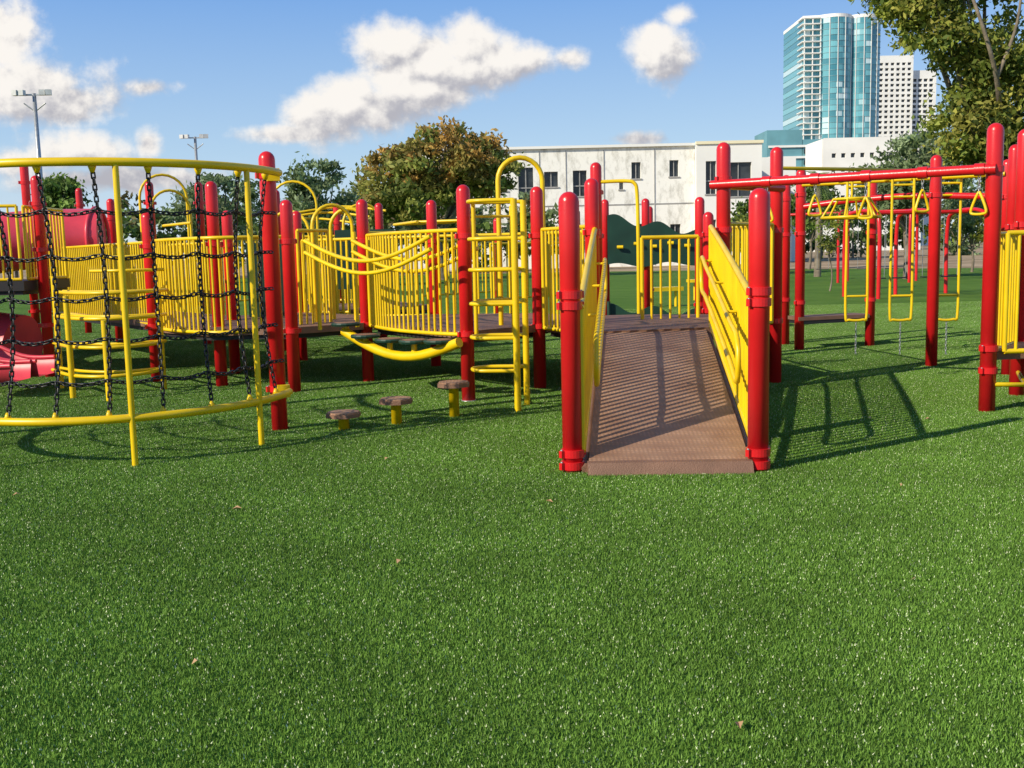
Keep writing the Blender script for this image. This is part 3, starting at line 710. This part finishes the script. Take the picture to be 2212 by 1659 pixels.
def field(name,bl,detail,wn):
    g=bpy.data.node_groups.new(name,'ShaderNodeTree')
    g.interface.new_socket("P",in_out='INPUT',socket_type='NodeSocketVector'); g.interface.new_socket("D",in_out='OUTPUT',socket_type='NodeSocketFloat')
    gi=g.nodes.new("NodeGroupInput"); go=g.nodes.new("NodeGroupOutput"); GL=g.links
    nz=g.nodes.new("ShaderNodeTexNoise"); nz.inputs["Scale"].default_value=24; nz.inputs["Detail"].default_value=detail; nz.inputs["Roughness"].default_value=.6
    GL.new(gi.outputs[0],nz.inputs["Vector"])
    prev=None
    for (u0,v0,a,b,wt) in bl:
        q=g.nodes.new("ShaderNodeVectorMath"); q.operation='SUBTRACT'; q.inputs[1].default_value=(u0,v0,0); GL.new(gi.outputs[0],q.inputs[0])
        q2=g.nodes.new("ShaderNodeVectorMath"); q2.operation='MULTIPLY'; q2.inputs[1].default_value=(1/a/1.45,1/b/1.45,0); GL.new(q.outputs[0],q2.inputs[0])
        q3=g.nodes.new("ShaderNodeVectorMath"); q3.operation='LENGTH'; GL.new(q2.outputs[0],q3.inputs[0])
        q4=g.nodes.new("ShaderNodeMath"); q4.operation='SUBTRACT'; q4.inputs[0].default_value=wt; GL.new(q3.outputs["Value"],q4.inputs[1])
        if prev is None: prev=q4
        else:
            q5=g.nodes.new("ShaderNodeMath"); q5.operation='MAXIMUM'; GL.new(prev.outputs[0],q5.inputs[0]); GL.new(q4.outputs[0],q5.inputs[1]); prev=q5
    m1=g.nodes.new("ShaderNodeMath"); m1.operation='MULTIPLY_ADD'; m1.inputs[1].default_value=wn; GL.new(nz.outputs["Fac"],m1.inputs[0]); GL.new(prev.outputs[0],m1.inputs[2])
    m3=g.nodes.new("ShaderNodeMath"); m3.operation='SUBTRACT'; m3.inputs[1].default_value=wn*.5+.08; GL.new(m1.outputs[0],m3.inputs[0]); GL.new(m3.outputs[0],go.inputs[0])
    return g
G1=field("cloud_field",blobs,8,1.5)
big=[(-.101,.187,.036,.020,1),(-.033,.187,.024,.020,1),(0,.174,.036,.016,1),(-.060,.170,.06,.018,1),(-.150,.135,.04,.026,1),(-.10,.150,.06,.02,1),(.1436,.18,.027,.024,.9),(-.445,.17,.06,.045,.9),(-.40,.105,.06,.02,.9)]
G2=field("cloud_shape",big,5,1.6)
tc=nt.nodes.new("ShaderNodeTexCoord"); sx=nt.nodes.new("ShaderNodeSeparateXYZ"); L.new(tc.outputs["Generated"],sx.inputs[0])
ym=nt.nodes.new("ShaderNodeMath"); ym.operation='MAXIMUM'; ym.inputs[1].default_value=.02; L.new(sx.outputs["Y"],ym.inputs[0])
du=nt.nodes.new("ShaderNodeMath"); du.operation='DIVIDE'; L.new(sx.outputs["X"],du.inputs[0]); L.new(ym.outputs[0],du.inputs[1])
dv=nt.nodes.new("ShaderNodeMath"); dv.operation='DIVIDE'; L.new(sx.outputs["Z"],dv.inputs[0]); L.new(ym.outputs[0],dv.inputs[1])
cb=nt.nodes.new("ShaderNodeCombineXYZ"); L.new(du.outputs[0],cb.inputs[0]); L.new(dv.outputs[0],cb.inputs[1])
g1=nt.nodes.new("ShaderNodeGroup"); g1.node_tree=G1; L.new(cb.outputs[0],g1.inputs[0])
ad=nt.nodes.new("ShaderNodeVectorMath"); ad.operation='ADD'; ad.inputs[1].default_value=(-.006,.010,0); L.new(cb.outputs[0],ad.inputs[0])
g2=nt.nodes.new("ShaderNodeGroup"); g2.node_tree=G2; L.new(ad.outputs[0],g2.inputs[0])
g3=nt.nodes.new("ShaderNodeGroup"); g3.node_tree=G2; L.new(cb.outputs[0],g3.inputs[0])
den=nt.nodes.new("ShaderNodeMapRange"); den.interpolation_type='SMOOTHSTEP'; den.inputs[1].default_value=-.15; den.inputs[2].default_value=.45; L.new(g1.outputs[0],den.inputs[0])
ym2=nt.nodes.new("ShaderNodeMath"); ym2.operation='GREATER_THAN'; ym2.inputs[1].default_value=.05; L.new(sx.outputs["Y"],ym2.inputs[0])
dm=nt.nodes.new("ShaderNodeMath"); dm.operation='MULTIPLY'; L.new(den.outputs[0],dm.inputs[0]); L.new(ym2.outputs[0],dm.inputs[1])
df=nt.nodes.new("ShaderNodeMath"); df.operation='SUBTRACT'; L.new(g3.outputs[0],df.inputs[0]); L.new(g2.outputs[0],df.inputs[1])
shd=nt.nodes.new("ShaderNodeMapRange"); shd.interpolation_type='SMOOTHSTEP'; shd.inputs[1].default_value=-.46; shd.inputs[2].default_value=.20; L.new(df.outputs[0],shd.inputs[0])
cc=nt.nodes.new("ShaderNodeMix"); cc.data_type='RGBA'; cc.inputs[6].default_value=(4.7,4.7,5.2,1); cc.inputs[7].default_value=(9.7,9.3,8.8,1); L.new(shd.outputs[0],cc.inputs[0])
zr=nt.nodes.new("ShaderNodeValToRGB"); e=zr.color_ramp.elements
e[0].position=0.0; e[0].color=(.70,.81,.91,1); e[1].position=.24; e[1].color=(.18,.41,.87,1)
x=zr.color_ramp.elements.new(.09); x.color=(.48,.69,.92,1)
x=zr.color_ramp.elements.new(.9); x.color=(.10,.20,.42,1)
L.new(sx.outputs["Z"],zr.inputs[0])
sc=nt.nodes.new("ShaderNodeVectorMath"); sc.operation='SCALE'; sc.inputs["Scale"].default_value=10.0; L.new(zr.outputs[0],sc.inputs[0])
sm=nt.nodes.new("ShaderNodeMix"); sm.data_type='RGBA'; sm.inputs[0].default_value=.8; L.new(s.outputs[0],sm.inputs[6]); L.new(sc.outputs[0],sm.inputs[7])
fm=nt.nodes.new("ShaderNodeMix"); fm.data_type='RGBA'; L.new(dm.outputs[0],fm.inputs[0]); L.new(sm.outputs[2],fm.inputs[6]); L.new(cc.outputs[2],fm.inputs[7])
L.new(fm.outputs[2],bg.inputs[0]); bg.inputs[1].default_value=.1
w.cycles.sampling_method='MANUAL'; w.cycles.sample_map_resolution=512
# sun
sl=bpy.data.lights.new("sun",'SUN'); sl.energy=5.0; sl.angle=math.radians(.5); sl.color=(1,.91,.72)
so=bpy.data.objects.new("sun",sl); scene.collection.objects.link(so)
az=math.radians(AZ); dvec=Vector((math.cos(az)*math.cos(EL),math.sin(az)*math.cos(EL),-math.sin(EL)))
so.rotation_euler=dvec.to_track_quat('-Z','Y').to_euler()
# camera
p=math.radians(7.04); r=math.radians(1.3)
cam=bpy.data.cameras.new("camera"); co=bpy.data.objects.new("camera",cam); scene.collection.objects.link(co)
cam.lens=37.4; cam.clip_end=9000; co.matrix_world=Matrix.Translation((0,0,1.45))@(Matrix.Rotation(math.pi/2-p,3,'X')@Matrix.Rotation(-r,3,'Z')).to_4x4()
scene.camera=co
scene.view_settings.view_transform='Standard'; scene.view_settings.look='None'; scene.view_settings.exposure=0
